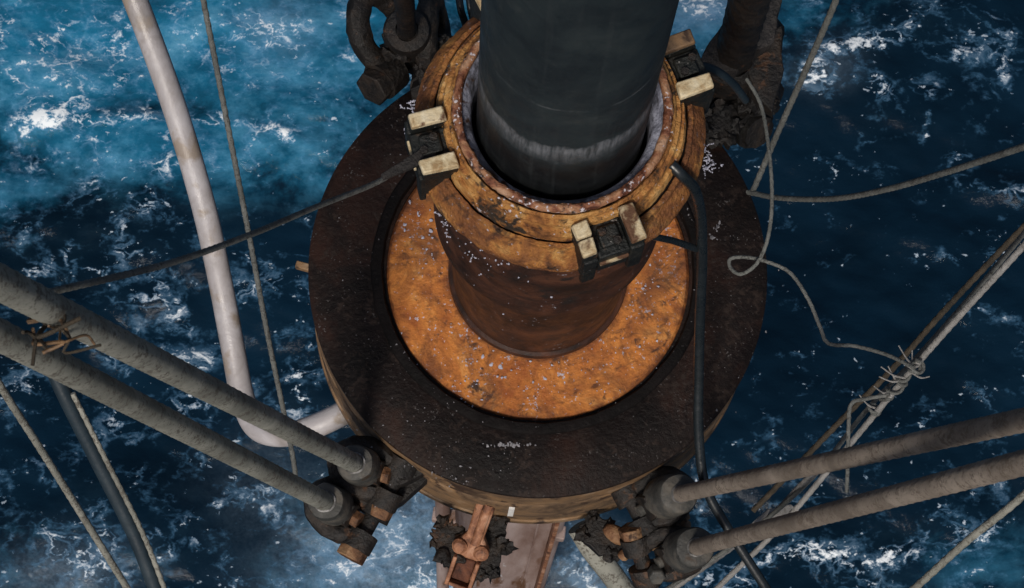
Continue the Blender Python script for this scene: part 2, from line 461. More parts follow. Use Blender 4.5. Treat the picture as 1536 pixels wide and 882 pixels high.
# ------------------------------------------------------------------ sea
def build_sea():
    rng = np.random.default_rng(5)
    c = at(768, 441, SEA_Z)
    n = 620
    t = np.linspace(-1, 1, n)

    def warp(t, half):
        a = np.abs(t)
        core = 0.90
        s = np.where(a < core, a / core * half, half + (np.exp((a - core) / (1 - core) * 6.2) - 1) * 8.0)
        return np.sign(t) * s
    X, Y = np.meshgrid(c.x + warp(t, 7.2), c.y + warp(t, 5.2))
    Z = np.zeros_like(X)
    fade = np.exp(-np.maximum(0, np.hypot(X - c.x, Y - c.y) - 12) / 400)
    # wind sea, crests roughly along image x with a slant
    for i in range(46):
        lam = 0.22 * (1.19 ** (i % 23)) * rng.uniform(.85, 1.15)
        th = R(82) + rng.normal(0, .55)
        k = 2 * math.pi / lam
        amp = 0.0062 * lam ** 0.95
        ph = rng.uniform(0, 6.28)
        arg = k * (X * math.cos(th) + Y * math.sin(th)) + ph
        lf = np.exp(-np.maximum(0, np.hypot(X - c.x, Y - c.y) - 8) / (lam * 25))
        Z += amp * (np.sin(arg) + 0.22 * np.cos(2 * arg)) * lf
    # foam and bubbly water with sunlight painted in, in metres of the sea surface
    foam = np.zeros_like(X)
    sunlit_aer = np.zeros_like(X)
    fizz = np.zeros_like(X)

    def blob(px, py, rx, ry, ang, w, arr):
        p = at(px, py, SEA_Z)
        s = (CAM.z - SEA_Z) / FPX
        dx, dy = X - p.x, Y - p.y
        ca, sa = math.cos(R(ang)), math.sin(R(ang))
        u = (dx * ca + dy * sa) / (rx * s)
        v = (-dx * sa + dy * ca) / (ry * s)
        np.maximum(arr, w * np.exp(-(u * u + v * v)), out=arr)
    # turbulent pale water, and sunlit sea painted into the colour
    for a in [(90, 70, 330, 170, -8, 1.0), (360, 60, 260, 150, -12, 1.0), (210, 210, 300, 70, -6, .85), (560, 30, 160, 120, 0, .8),
              (1040, 20, 120, 60, 0, 1.0), (1190, 30, 140, 60, 20, .35), (420, 230, 120, 60, -25, .55),
              (560, 820, 150, 110, 20, .30), (640, 880, 140, 90, 0, .30), (10, 260, 100, 90, 0, .5), (60, 850, 170, 70, 10, .22),
              (1480, 840, 120, 70, 0, .2), (-200, 100, 300, 200, 0, 1.0), (700, -150, 500, 160, 0, .9)]:
        blob(*a, sunlit_aer)
    for a in [(70, 182, 70, 22, 8, 1.0), (170, 180, 110, 16, 4, .8), (300, 185, 110, 15, -6, .6), (430, 210, 60, 12, -25, .6),
              (70, 60, 45, 22, 25, .75), (95, 115, 40, 40, 0, .5), (190, 120, 45, 26, 30, .5), (255, 255, 24, 26, 0, .75),
              (430, 60, 34, 60, -70, .6), (360, 60, 60, 20, -30, .55), (280, 25, 50, 30, 60, .5), (70, 240, 70, 18, 5, .45),
              (620, 130, 60, 18, 0, .55), (1045, 8, 45, 22, 0, 1.0), (1265, 72, 60, 16, 14, 1.0), (1220, 110, 30, 34, 35, .8),
              (1455, 80, 38, 14, 5, 1.0), (1505, 95, 12, 30, 10, .9), (1320, 130, 14, 26, 20, .6), (1500, 40, 50, 14, -40, .5),
              (1390, 180, 10, 60, -12, .45), (1500, 290, 60, 14, -10, .65), (1440, 245, 30, 20, 0, .5),
              (250, 460, 50, 36, -30, .60), (205, 460, 14, 50, 10, .4), (140, 515, 60, 16, -30, .6), (270, 535, 60, 22, -15, .62),
              (370, 430, 40, 26, -10, .6), (150, 400, 40, 20, 20, .5), (60, 400, 50, 20, 30, .45), (210, 310, 60, 22, -20, .55),
              (200, 650, 50, 24, 10, .4), (160, 640, 40, 20, 20, .4), (300, 770, 70, 16, 25, .5), (260, 830, 60, 16, 20, .4),
              (400, 750, 50, 50, 40, .32), (440, 600, 40, 60, 0, .45), (130, 840, 60, 40, -20, .75), (60, 810, 50, 24, 0, .45),
              (290, 600, 40, 20, 0, .5), (560, 830, 120, 80, 20, .42), (600, 770, 60, 50, 30, .45), (640, 870, 80, 50, 0, .5),
              (480, 860, 80, 40, 20, .3), (1320, 840, 80, 20, 10, .7), (1180, 830, 60, 16, 15, .7), (1260, 830, 70, 18, 0, .65),
              (1470, 800, 50, 20, 20, .55), (1490, 650, 40, 20, 30, .4), (1260, 390, 30, 12, 20, .45), (1450, 470, 60, 24, -10, .4),
              (1420, 390, 30, 14, -40, .4), (870, 850, 60, 40, 0, .55), (1180, 760, 30, 14, 0, .4), (1100, 860, 50, 20, 10, .5),
              (20, 590, 50, 30, 10, .5), (100, 560, 40, 16, 0, .45), (1370, 25, 70, 25, 30, .5), (1300, 60, 80, 18, 10, .6)]:
        blob(*a, foam)
    for a in [(565, 830, 130, 95, 20, 1.0), (640, 790, 70, 70, 20, .95), (640, 890, 120, 60, 0, .8), (480, 880, 90, 50, 10, .35), (870, 850, 60, 60, 0, .6),
              (420, 740, 90, 90, 40, .2), (1045, 10, 70, 40, 0, .9), (90, 870, 90, 50, 10, .5), (420, 50, 60, 60, 0, .4), (1240, 100, 50, 40, 30, .25)]:
        blob(*a, fizz)
    np.maximum(foam, 0.28 * sunlit_aer, out=foam)
    calm = np.zeros_like(X)
    for a in [(1330, 430, 240, 190, 0, .30), (1200, 300, 160, 160, 0, .22), (380, 300, 160, 60, 0, .18)]:
        blob(*a, calm)
    crest = foam.copy()
    foam -= calm
    # breaking crests push up a little
    Z += 0.05 * crest * fade + 0.05 * sunlit_aer * fade
    me = bpy.data.meshes.new('sea')
    V = np.stack([X, Y, Z + SEA_Z], -1).reshape(-1, 3).astype(np.float32)
    idx = np.arange(n * n).reshape(n, n)
    F = np.stack([idx[:-1, :-1], idx[:-1, 1:], idx[1:, 1:], idx[1:, :-1]], -1).reshape(-1, 4).astype(np.int32)
    me.vertices.add(len(V))
    me.vertices.foreach_set('co', V.ravel())
    me.loops.add(F.size)
    me.loops.foreach_set('vertex_index', F.ravel())
    me.polygons.add(len(F))
    me.polygons.foreach_set('loop_start', np.arange(0, F.size, 4, dtype=np.int32))
    me.update(calc_edges=True)
    me.polygons.foreach_set('use_smooth', np.ones(len(F), dtype=bool))
    for nm, arr in (('foam', foam), ('sunlit_aerated', sunlit_aer), ('fizz', fizz)):
        a = me.attributes.new(nm, 'FLOAT', 'POINT')
        a.data.foreach_set('value', arr.ravel().astype(np.float32))
    m, nt, b, tc, geo = new_mat('sea_water')
    v = geo.outputs['Position']
    fa = nt.nodes.new("ShaderNodeAttribute")
    fa.attribute_name = 'foam'
    ae = nt.nodes.new("ShaderNodeAttribute")
    ae.attribute_name = 'sunlit_aerated'
    foam_a, sunlit_aer_a = fa.outputs['Fac'], ae.outputs['Fac']
    # stretch along the crests
    mp = nt.nodes.new("ShaderNodeMapping")
    mp.inputs['Rotation'].default_value = (0, 0, R(-10))
    mp.inputs['Scale'].default_value = (0.8, 1.2, 1.0)
    nt.links.new(v, mp.inputs[0])
    w = mp.outputs[0]
    fz = nt.nodes.new("ShaderNodeAttribute")
    fz.attribute_name = 'fizz'
    fizz_a = fz.outputs['Fac']
    # a gently warped coordinate so that the foam web wanders
    wn_ = nt.nodes.new("ShaderNodeTexNoise")
    wn_.inputs['Scale'].default_value = 1.6
    wn_.inputs['Detail'].default_value = 6
    wn_.inputs['Roughness'].default_value = 0.62
    nt.links.new(w, wn_.inputs['Vector'])
    vm = nt.nodes.new("ShaderNodeVectorMath")
    vm.operation = 'MULTIPLY_ADD'
    nt.links.new(wn_.outputs['Color'], vm.inputs[0])
    vm.inputs[1].default_value = (0.9, 0.9, 0.0)
    nt.links.new(w, vm.inputs[2])
    ww = vm.outputs[0]

    def ridged(vec, scale, detail=9, rough=0.62):
        n_ = nt.nodes.new("ShaderNodeTexNoise")
        n_.noise_type = 'RIDGED_MULTIFRACTAL'
        n_.normalize = False
        for k_, q_ in (('Scale', scale), ('Detail', detail), ('Roughness', rough), ('Lacunarity', 2.1), ('Offset', 0.9), ('Gain', 2.2)):
            n_.inputs[k_].default_value = q_
        nt.links.new(vec, n_.inputs['Vector'])
        return n_.outputs['Fac']

    def web(scale, wid):
        n_ = nt.nodes.new("ShaderNodeTexVoronoi")
        n_.feature = 'DISTANCE_TO_EDGE'
        n_.inputs['Scale'].default_value = scale
        n_.inputs['Randomness'].default_value = 1.0
        nt.links.new(ww, n_.inputs['Vector'])
        return ramp(nt, n_.outputs['Distance'], [(0.0, 1.0), (wid, 0.0)])
    big = noise_tex(nt, w, 0.55, 4, 0.6, 0.3)
    mid = noise_tex(nt, w, 1.5, 7, 0.66, 0.25)
    mid2 = noise_tex(nt, v, 2.6, 5, 0.65, 0.2)
    fine = noise_tex(nt, w, 9.0, 5, 0.72, 0.2)
    grain = noise_tex(nt, v, 26.0, 5, 0.75, 0.2)
    speck = noise_tex(nt, w, 13.0, 5, 0.62, 0.4)
    rg = ridged(w, 1.15)
    # water body colour
    at_ = mathn(nt, 'ADD', sunlit_aer_a, mathn(nt, 'MULTIPLY', mathn(nt, 'MULTIPLY', mathn(nt, 'SUBTRACT', mid, 0.5), 2.6), mathn(nt, 'MINIMUM', 1.0, mathn(nt, 'MULTIPLY', sunlit_aer_a, 3.0))))
    deep = mixc(nt, ramp(nt, big, [(0.35, 0.0), (0.7, 1.0)]), (0.0022, 0.0090, 0.0185), (0.0040, 0.0185, 0.038))
    body = mixc(nt, ramp(nt, at_, [(0.08, 0.0), (0.50, 0.55), (1.0, 1.0)]), deep, (0.012, 0.140, 0.26))
    cl_ = mathn(nt, 'ADD', mid, mathn(nt, 'MULTIPLY', mathn(nt, 'SUBTRACT', fine, 0.5), 0.35))
    cloud = mathn(nt, 'MULTIPLY', sunlit_aer_a, ramp(nt, cl_, [(0.48, 0.0), (0.63, 0.30), (0.82, 0.92)]))
    body = mixc(nt, cloud, body, (0.20, 0.46, 0.64))
    fzz = mathn(nt, 'ADD', grain, mathn(nt, 'MULTIPLY', mathn(nt, 'SUBTRACT', mid2, 0.5), 0.8))
    fzz = mathn(nt, 'MULTIPLY', fizz_a, ramp(nt, mathn(nt, 'ADD', fzz, mathn(nt, 'MULTIPLY', mathn(nt, 'SUBTRACT', mid, 0.5), 0.5)), [(0.30, 0.30), (0.72, 1.0)]))
    body = mixc(nt, fzz, body, (0.20, 0.295, 0.40))
    # foam: webs, ridge lines, broken caps and specks
    patch = mathn(nt, 'ADD', mathn(nt, 'MULTIPLY', foam_a, 0.85), mathn(nt, 'MULTIPLY', mathn(nt, 'SUBTRACT', mid2, 0.5), 1.7))
    pm = ramp(nt, patch, [(0.12, 0.0), (0.45, 1.0)])
    brk = ramp(nt, fine, [(0.40, 0.0), (0.50, 1.0)])
    lace = mathn(nt, 'MAXIMUM', mathn(nt, 'MULTIPLY', web(1.7, 0.045), brk), mathn(nt, 'MULTIPLY', web(4.2, 0.075), mathn(nt, 'MULTIPLY', brk, 0.75)))
    dim = mathn(nt, 'MULTIPLY', mathn(nt, 'MAXIMUM', web(1.2, 0.045), web(2.9, 0.08)), ramp(nt, mathn(nt, 'ADD', patch, mathn(nt, 'MULTIPLY', mathn(nt, 'SUBTRACT', fine, 0.5), 1.2)), [(0.0, 0.0), (0.28, 0.27)]))
    lace = mathn(nt, 'MAXIMUM', mathn(nt, 'MULTIPLY', lace, pm), dim)
    rl = mathn(nt, 'MULTIPLY', ramp(nt, mathn(nt, 'MULTIPLY', rg, 0.33), [(0.60, 0.0), (0.80, 1.0)]), ramp(nt, patch, [(0.18, 0.0), (0.5, 1.0)]))
    solid = mathn(nt, 'ADD', mathn(nt, 'MULTIPLY', foam_a, 0.70), mathn(nt, 'MULTIPLY', mathn(nt, 'SUBTRACT', fine, 0.5), 2.4))
    solid = mathn(nt, 'ADD', solid, mathn(nt, 'MULTIPLY', mathn(nt, 'SUBTRACT', mid, 0.5), 1.4))
    solid = ramp(nt, solid, [(0.55, 0.0), (0.64, 0.6), (0.80, 1.0)])
    spa = mathn(nt, 'ADD', speck, mathn(nt, 'MULTIPLY', mathn(nt, 'SUBTRACT', mid2, 0.5), 0.45))
    sp = ramp(nt, mathn(nt, 'ADD', spa, mathn(nt, 'MULTIPLY', foam_a, 0.07)), [(0.675, 0.0), (0.715, 0.65)])
    fm = mathn(nt, 'MAXIMUM', mathn(nt, 'MAXIMUM', mathn(nt, 'MULTIPLY', lace, 0.95), solid), mathn(nt, 'MAXIMUM', sp, mathn(nt, 'MULTIPLY', rl, 0.8)))
    fcol = mixc(nt, ramp(nt, fm, [(0.15, 0.0), (0.80, 1.0)]), (0.11, 0.31, 0.55), (0.80, 0.85, 0.88))
    colr = mixc(nt, fm, body, fcol)
    nt.links.new(colr, b.inputs['Base Color'])
    nt.links.new(ramp(nt, fm, [(0.0, 0.05), (0.5, 0.7)]), b.inputs['Roughness'])
    b.inputs['IOR'].default_value = 1.33
    b.inputs['Specular IOR Level'].default_value = 0.08
    bp = nt.nodes.new("ShaderNodeBump")
    bp.inputs['Strength'].default_value = 0.3
    bp.inputs['Distance'].default_value = 0.08
    hs = mathn(nt, 'ADD', mathn(nt, 'MULTIPLY', mid, 0.8), mathn(nt, 'MULTIPLY', fine, 0.4))
    nt.links.new(hs, bp.inputs['Height'])
    nt.links.new(bp.outputs[0], b.inputs['Normal'])
    M['sea'] = m
    me.materials.append(m)
    o = bpy.data.objects.new('sea', me)
    col.objects.link(o)
    o['kind'] = 'structure'


build_sea()

# ------------------------------------------------------------------ the riser: sliding pipe, outer barrel, ring
LIP_Z, COL_Z = 1.95, 1.78
TOP_Z = 13.5

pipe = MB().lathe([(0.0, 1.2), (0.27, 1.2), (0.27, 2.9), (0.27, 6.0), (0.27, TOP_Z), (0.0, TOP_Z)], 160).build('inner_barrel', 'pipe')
tag(pipe, 'thick dark slate sliding pipe rising out of the rusty orange collar', 'pipe')

ob = empty('outer_barrel', Matrix.Translation((0, 0, 0)),
           'brown telescopic barrel with rusty orange stepped collar and wide orange disc flange', 'riser barrel')
MB().lathe([(0.340, -0.10), (0.340, 0.78), (0.352, 0.82), (0.385, 0.845), (0.402, 0.86), (0.409, 0.88), (0.410, 0.98), (0.404, 1.0), (0.404, 1.25), (0.409, 1.265), (0.409, 1.30), (0.404, 1.315), (0.404, 1.655), (0.30, 1.66)], 128).build('barrel_wall', 'barrel', ob)
MB().lathe([(0.339, -0.016), (0.356, -0.018), (0.353, 0.012), (0.339, 0.024)], 128).build('weld_bead', 'barrel', ob)
# disc flange
MB().lathe([(0.33, -0.03), (0.40, -0.0285), (0.50, -0.0295), (0.588, -0.03), (0.600, -0.042), (0.602, -0.15), (0.33, -0.15)], 160).build('disc_flange', 'orange', ob)
# lip: salt-white inner slope, rusty bead
MB().lathe([(0.286, 1.70), (0.287, 1.868), (0.296, 1.900), (0.318, 1.925), (0.318, 1.70)], 128).build('inner_lip', 'salt', ob)
MB().lathe([(0.317 + 0.0155 + 0.0155 * math.cos(a), 1.935 + 0.018 * math.sin(a)) for a in [2 * math.pi * i / 12 for i in range(12)]], 260,
           closed_prof=True).rough(0.004, 22).rough(0.003, 70).build('lip_bead', 'bead', ob)
MB().lathe([(0.30, 1.70), (0.346, 1.918), (0.352, 1.924), (0.360, 1.916), (0.362, 1.900), (0.368, 1.898), (0.376, 1.896), (0.379, 1.866), (0.383, 1.860), (0.392, 1.860), (0.396, 1.848), (0.400, 1.838),
            (0.402, 1.62), (0.35, 1.60)], 220).rough(0.003, 18).rough(0.0015, 70).build('stepped_collar', 'yellow', ob)
MB().lathe([(0.398, 1.70), (0.398, 1.802), (0.407, 1.798), (0.407, 1.70)], 128, closed_prof=True).build('groove_seal', 'blackgloss', ob)


def clamp_at(px, py):
    p = at(px, py, 1.9)
    return math.atan2(p.y, p.x)


CL = [clamp_at(660, 210), clamp_at(906, 330), clamp_at(1032, 96)]
CL.append(CL[2] + R(92))
CLS = sorted([a % (2 * math.pi) for a in CL])
# orange collar segments between the clamps
seg_prof = [(0.408, 1.67), (0.408, 1.816), (0.424, 1.815), (0.428, 1.796), (0.433, 1.792), (0.467, 1.738), (0.472, 1.728), (0.472, 1.700), (0.462, 1.690), (0.44, 1.67)]
hose_gap = math.atan2(at(1012, 256, 1.8).y, at(1012, 256, 1.8).x) % (2 * math.pi)
for i in range(4):
    a0 = CLS[i] + R(10)
    a1 = (CLS[(i + 1) % 4] + (2 * math.pi if i == 3 else 0)) - R(10)
    cuts = [(a0, a1)]
    if a0 < hose_gap + (2 * math.pi if hose_gap < a0 else 0) < a1:
        h = hose_gap + (2 * math.pi if hose_gap < a0 else 0)
        cuts = [(a0, h - R(2.2)), (h + R(2.2), a1)]
    for c0, c1 in cuts:
        MB().lathe(seg_prof, max(10, int((c1 - c0) * 60)), c0, c1, closed_prof=True).rough(0.004, 14).rough(0.0028, 60).build('collar_segment', 'ochre', ob, bevel=0.003)

# clamps: two cream pads on dark arms that reach over the collar and down its side
for ci, a in enumerate(CL):
    cl = MB()
    for s in (-1, 1):
        y0 = s * 0.078
        cl.box((0.362, y0 - 0.026, 1.70), (0.480, y0 + 0.025, 1.900))
        cl.box((0.468, y0 - 0.024, 1.64), (0.490, y0 + 0.024, 1.86))
    cl.box((0.372, -0.052, 1.72), (0.488, 0.052, 1.868))
    cl.box((0.395, -0.034, 1.86), (0.462, 0.034, 1.890))
    o = cl.build('clamp', 'green', ob, bevel=0.006)
    o.rotation_euler.z = a
    for s in (-1, 1):
        y0 = s * 0.078
        for x0, x1 in (((0.366, 0.422), (0.4245, 0.480)) if (ci == 1 and s == -1) else ((0.362, 0.482),)):
            pd = MB()
            pd.box((x0, y0 - 0.026, 1.900), (x1, y0 + 0.026, 1.926), taper=0.003).rough(0.009, 9 + 3 * ci + s)
            q = pd.build('pad', 'rim' if (ci == 2 and s == 1) else 'cream', o, bevel=0.005)
    MB().box((0.483, -0.048, 1.800), (0.495, 0.048, 1.822)).build('edge_strip', 'cream', o, bevel=0.002)
    for s in (-1, 1):
        MB().lathe([(0, 0), (0.014, 0), (0.014, 0.013), (0.0, 0.014)], 6, mat=Matrix.Translation((0.435 + s * 0.02, s * 0.018, 1.888))).build('bolt', 'iron', o)

# tensioner ring
tr = empty('tensioner_ring', Matrix.Translation((0, 0, -0.56)),
           'big greasy black tensioner ring with tan brown rim around the orange disc', 'tensioner ring')


def in_ring(o):
    o.location = (0, 0, 0.56)
    return o


in_ring(MB().lathe([(0.640, -0.03), (0.640, -0.02), (0.652, -0.004), (0.70, 0.0), (0.898, 0.0), (0.906, -0.006), (0.906, -0.03), (0.6, -0.03)], 192).build('top_plate', 'black', tr))
in_ring(MB().lathe([(0.65, -0.031), (0.9045, -0.031), (0.9045, -0.19), (0.65, -0.19)], 192).build('edge_band', 'rim', tr))
in_ring(MB().lathe([(0.606, -0.031), (0.606, -0.17), (0.640, -0.17), (0.640, -0.031)], 128).build('bore', 'black', tr))
in_ring(MB().lathe([(0.614, -0.16), (0.614, -0.004), (0.619, 0.007), (0.650, 0.008), (0.658, 0.003), (0.664, -0.012), (0.630, -0.16)], 192, closed_prof=True).rough(0.004, 16).build('inner_bead', 'blackgloss', tr))
in_ring(MB().lathe([(0.88, -0.191), (0.905, -0.191), (0.898, -0.20), (0.892, -0.225), (0.902, -0.235), (0.9055, -0.26), (0.9055, -0.555), (0.912, -0.56), (0.914, -0.60), (0.908, -0.615), (0.60, -0.615)], 192).build('rim_band', 'rim', tr))
p = at(766, 770, -0.40)
aa = math.atan2(p.y, p.x)
in_ring(MB().box((0.903, -0.011, -0.46), (0.911, 0.011, -0.27), Matrix.Rotation(aa, 4, 'Z')).rough(0.004, 20).build('paint_dab', 'whitepaint', tr))

# the riser going on down into the sea
rj = empty('riser_joint', Matrix.Translation((0, 0, 0)), 'pinkish grey riser pipe going down below the black ring into the sea', 'riser pipe')
vd = Vector((-CAM.x, -CAM.y, 0)).normalized()
vt = Vector((vd.y, -vd.x, 0))
MB().lathe([(0.0, -0.617), (0.298, -0.617), (0.298, -1.2), (0.31, -1.22), (0.31, -1.5), (0.298, -1.52), (0.298, -17)], 96).build('main_pipe', 'pink', rj)
fm_ = frame(vd * -0.33, vt)
MB().box((-0.10, -0.012, -9.0), (0.285, 0.012, -0.616), fm_).build('cover_plate', 'pink', rj, bevel=0.004)
MB().box((0.287, -0.10, -9.0), (0.310, 0.03, -0.6165), fm_).build('plate_flange', 'rustpink', rj, bevel=0.004)
MB().box((0.200, -0.030, -9.0), (0.212, -0.0125, -0.6165), fm_).build('plate_rib', 'pink', rj)
for off, fr, r, mt in ((0.352, -0.02, 0.050, 'pink'), (-0.372, -0.06, 0.048, 'pink')):
    c = vt * off + vd * fr
    MB().lathe([(0.0, -0.618), (r, -0.618), (r, -17)], 32, mat=Matrix.Translation(c)).build('side_line', mt, rj)
for z in (-1.0, -2.6, -4.2, -6.0):
    c = vt * -0.01 + vd * -0.05
    MB().box((-0.43, -0.045, z - 0.06), (0.43, 0.045, z + 0.06), frame(Vector((c.x, c.y, 0)), vt)).build('line_bracket', 'pink', rj, bevel=0.01)


# ------------------------------------------------------------------ tension wires, sockets, shackles, lugs
def shackle_meshes(w=0.068, L=0.23, r=0.036):
    """bow shackle: pin at the origin along Y, bow towards +X"""
    pts = [(-0.02, -w, 0), (0.05, -w * 1.02, 0), (L * 0.5, -w * 1.25, 0), (L * 0.8, -w * 1.0, 0), (L * 0.97, -w * 0.5, 0), (L * 1.02, 0, 0),
           (L * 0.97, w * 0.5, 0), (L * 0.8, w * 1.0, 0), (L * 0.5, w * 1.25, 0), (0.05, w * 1.02, 0), (-0.02, w, 0)]
    bow = MB().tube(spline(pts, 5), r, 10)
    for s in (-1, 1):
        bow.lathe([(0, -r * 0.95), (r * 1.75, -r * 0.95), (r * 1.75, r * 0.95), (0, r * 0.95)], 16, mat=Matrix.Translation((0, s * w, 0)) @ TURN_Y)
    bow.rough(0.007, 18).rough(0.003, 50)
    pin = MB().lathe([(0, -w * 1.75), (r * 0.9, -w * 1.75), (r * 0.9, w * 1.9), (0, w * 1.9)], 14, mat=TURN_Y)
    nut = MB().lathe([(0, w * 1.45), (r * 1.6, w * 1.45), (r * 1.6, w * 2.1), (0, w * 2.1)], 6, mat=TURN_Y)
    head = MB().lathe([(0, -w * 1.8), (r * 1.4, -w * 1.8), (r * 1.4, -w * 1.5), (0, -w * 1.5)], 10, mat=TURN_Y)
    return bow, pin, nut, head


def shackle(origin, xdir, up, label, size=1.0, nutmat='rustnut', group=None):
    e = empty('shackle', frame(origin, xdir, up) @ Matrix.Scale(size, 4), label, 'shackle', group)
    bow, pin, nut, head = shackle_meshes()
    bow.build('bow', 'iron', e)
    pin.build('pin', 'iron', e)
    nut.build('nut', nutmat, e, bevel=0.004)
    head.build('pin_head', 'iron', e)
    return e


def wire(p0, p1, rad, label, mt, size=1.0, roll=0.0, rope_len=9.0, group=None, sock='socket'):
    """wire rope in an open socket; the socket pin sits at p0, rope leaves along +X"""
    d = (p1 - p0)
    up = Matrix.Rotation(roll, 3, d.normalized()) @ Vector((0, 0, 1))
    e = empty('tension_wire', frame(p0, d, up), label, 'wire rope', group)
    s = size
    # socket cone and basket
    so = MB().lathe([(0, 0.05), (0.072, 0.05), (0.082, 0.06), (0.084, 0.10), (0.080, 0.262), (0.074, 0.276), (0.058, 0.282), (rad * 1.10, 0.285)],
                    28, mat=Matrix.Scale(s, 4) @ TURN_X).rough(0.006, 14).rough(0.002, 45)
    so.build('socket', sock, e)
    MB().lathe([(rad * 1.02, 0.276 * s), (rad * 1.18, 0.276 * s), (rad * 1.20, 0.290 * s), (rad * 1.04, 0.298 * s)], 24, mat=TURN_X, closed_prof=True).rough(0.004, 30).build('seizing', 'iron' if sock == 'iron' else 'socket_rim', e)
    for q in (-1, 1):
        f = MB()
        outl = [(0.10, -0.045), (0.02, -0.055), (-0.03, -0.052), (-0.058, -0.025), (-0.064, 0.0), (-0.058, 0.025), (-0.03, 0.052), (0.02, 0.055), (0.10, 0.045)]
        f.prism([(x * s, y * s) for x, y in outl], -0.024 * s, 0.024 * s, Matrix.Translation((0, q * 0.056 * s, 0)) @ Matrix.Rotation(R(90), 4, 'X'))
        f.build('fork', 'iron', e, bevel=0.004)
    MB().lathe([(0, -0.10 * s), (0.024 * s, -0.10 * s), (0.024 * s, 0.10 * s), (0, 0.10 * s)], 14, mat=TURN_Y).build('pin', 'socket', e)
    MB().lathe([(0, 0.076 * s), (0.040 * s, 0.076 * s), (0.040 * s, 0.112 * s), (0, 0.112 * s)], 6, mat=TURN_Y).build('nut', 'rustnut', e, bevel=0.003)
    n = int(rope_len / 0.02)
    MB().tube(line(Vector((0.24 * s, 0, 0)), Vector((rope_len, 0, 0)), n), rad, 24, 6, rad * 13, 0.075).build('rope', mt, e, sharp=80)
    return e


def lug(px, py, z, z_in=-0.2, wid=0.13, thick=0.05, depth=0.16):
    """plate standing out of the ring rim towards a shackle pin"""
    p = at(px, py, z)
    a = math.atan2(p.y, p.x)
    r = math.hypot(p.x, p.y)
    m = Matrix.Translation((0, 0, 0.56)) @ Matrix.Rotation(a, 4, 'Z')
    g = MB()
    r0 = 0.80
    out = [(r0, -wid), (r - 0.02, -wid * 0.62), (r + 0.045, -wid * 0.35), (r + 0.07, 0.0), (r + 0.045, wid * 0.35), (r - 0.02, wid * 0.62), (r0, wid)]
    g.prism(out, z - thick, z + thick, m)
    return g


UP = Vector((0, 0, 1))
# lower left pair
pa0, pa1 = at(548, 703, -0.16), at(0, 424, 4.3)
pb0, pb1 = at(507, 762, -0.22), at(0, 503, 3.7)
wire(pa0, pa1, 0.036, 'upper of the two thick grey wire ropes running off the left edge', 'wire', 0.92, roll=R(35))
wire(pb0, pb1, 0.036, 'lower of the two thick grey wire ropes running off the left edge', 'wire', 0.92, roll=R(35))
# lower right pair
pc0, pc1 = at(988, 748, -0.16), at(1536, 630, 3.0)
pd0, pd1 = at(1018, 828, -0.22), at(1536, 694, 3.3)
wire(pc0, pc1, 0.0315, 'upper of the two thick brown wire ropes running off the right edge', 'wirebrown', 1.0, roll=R(-30))
wire(pd0, pd1, 0.0315, 'lower of the two thick brown wire ropes running off the right edge', 'wirebrown', 1.0, roll=R(-30))
# upper pairs, mostly out of the frame
pe0, pe1 = at(612, 62, -0.05), at(590, -190, 3.2)
wire(pe0, pe1, 0.036, 'wire rope in a dark socket at the upper left, beside the slate pipe', 'iron', 1.15, roll=R(20), sock='iron')
pf0, pf1 = at(1092, 118, -0.05), at(1168, -160, 2.6)
wire(pf0, pf1, 0.072, 'wire rope in a dark brown socket at the upper right behind the collar', 'iron', 1.35, roll=R(-20), sock='iron')

for i, (px, py, z) in enumerate(((596, 708, -0.22), (574, 745, -0.30), (972, 716, -0.22), (985, 760, -0.30), (640, 122, -0.2), (1080, 150, -0.2))):
    g = lug(px, py, z)
    g.build('lug', 'iron' if i != 2 else 'rim', tr, bevel=0.006)

shackle(at(590, 722, -0.20), pa0 - at(590, 722, -0.20), Vector((0.4, -0.5, 0.8)), 'dark corroded shackle at the lower left, nearest the ring rim', 1.05)
shackle(at(552, 788, -0.26), pb0 - at(552, 788, -0.26), Vector((0.5, -0.3, 0.8)), 'dark corroded shackle with orange nut at the lower left, farthest from the ring rim', 1.05)
shackle(at(955, 765, -0.22), pc0 - at(955, 765, -0.22), Vector((-0.5, -0.4, 0.8)), 'dark corroded shackle at the lower right beside the ring rim', 1.0)
shackle(at(962, 838, -0.28), pd0 - at(962, 838, -0.28), Vector((-0.3, -0.6, 0.8)), 'dark corroded shackle at the lower right near the bottom edge, beside the lower wire rope', 1.0)
shackle(at(600, 96, -0.08), at(548, 0, 0.10) - at(600, 96, -0.08), Vector((0.3, 0.2, 0.9)), 'black bow shackle at the upper left, its open loop showing blue sea', 1.35, 'iron')
shackle(at(655, 105, -0.08), at(640, -20, 0.25) - at(655, 105, -0.08), Vector((0.9, 0.2, 0.6)), 'black shackle at the upper left tucked against the orange collar', 1.35, 'iron')
shackle(at(1098, 168, -0.08), at(1130, 40, 0.20) - at(1098, 168, -0.08), Vector((-0.5, 0.2, 0.8)), 'black shackle at the upper right behind the cream pads', 1.45, 'iron')
shackle(at(1135, 150, -0.12), at(1160, 20, 0.10) - at(1135, 150, -0.12), Vector((0.9, 0.1, 0.5)), 'black shackle at the upper right, outermost of the dark cluster', 1.3, 'iron')


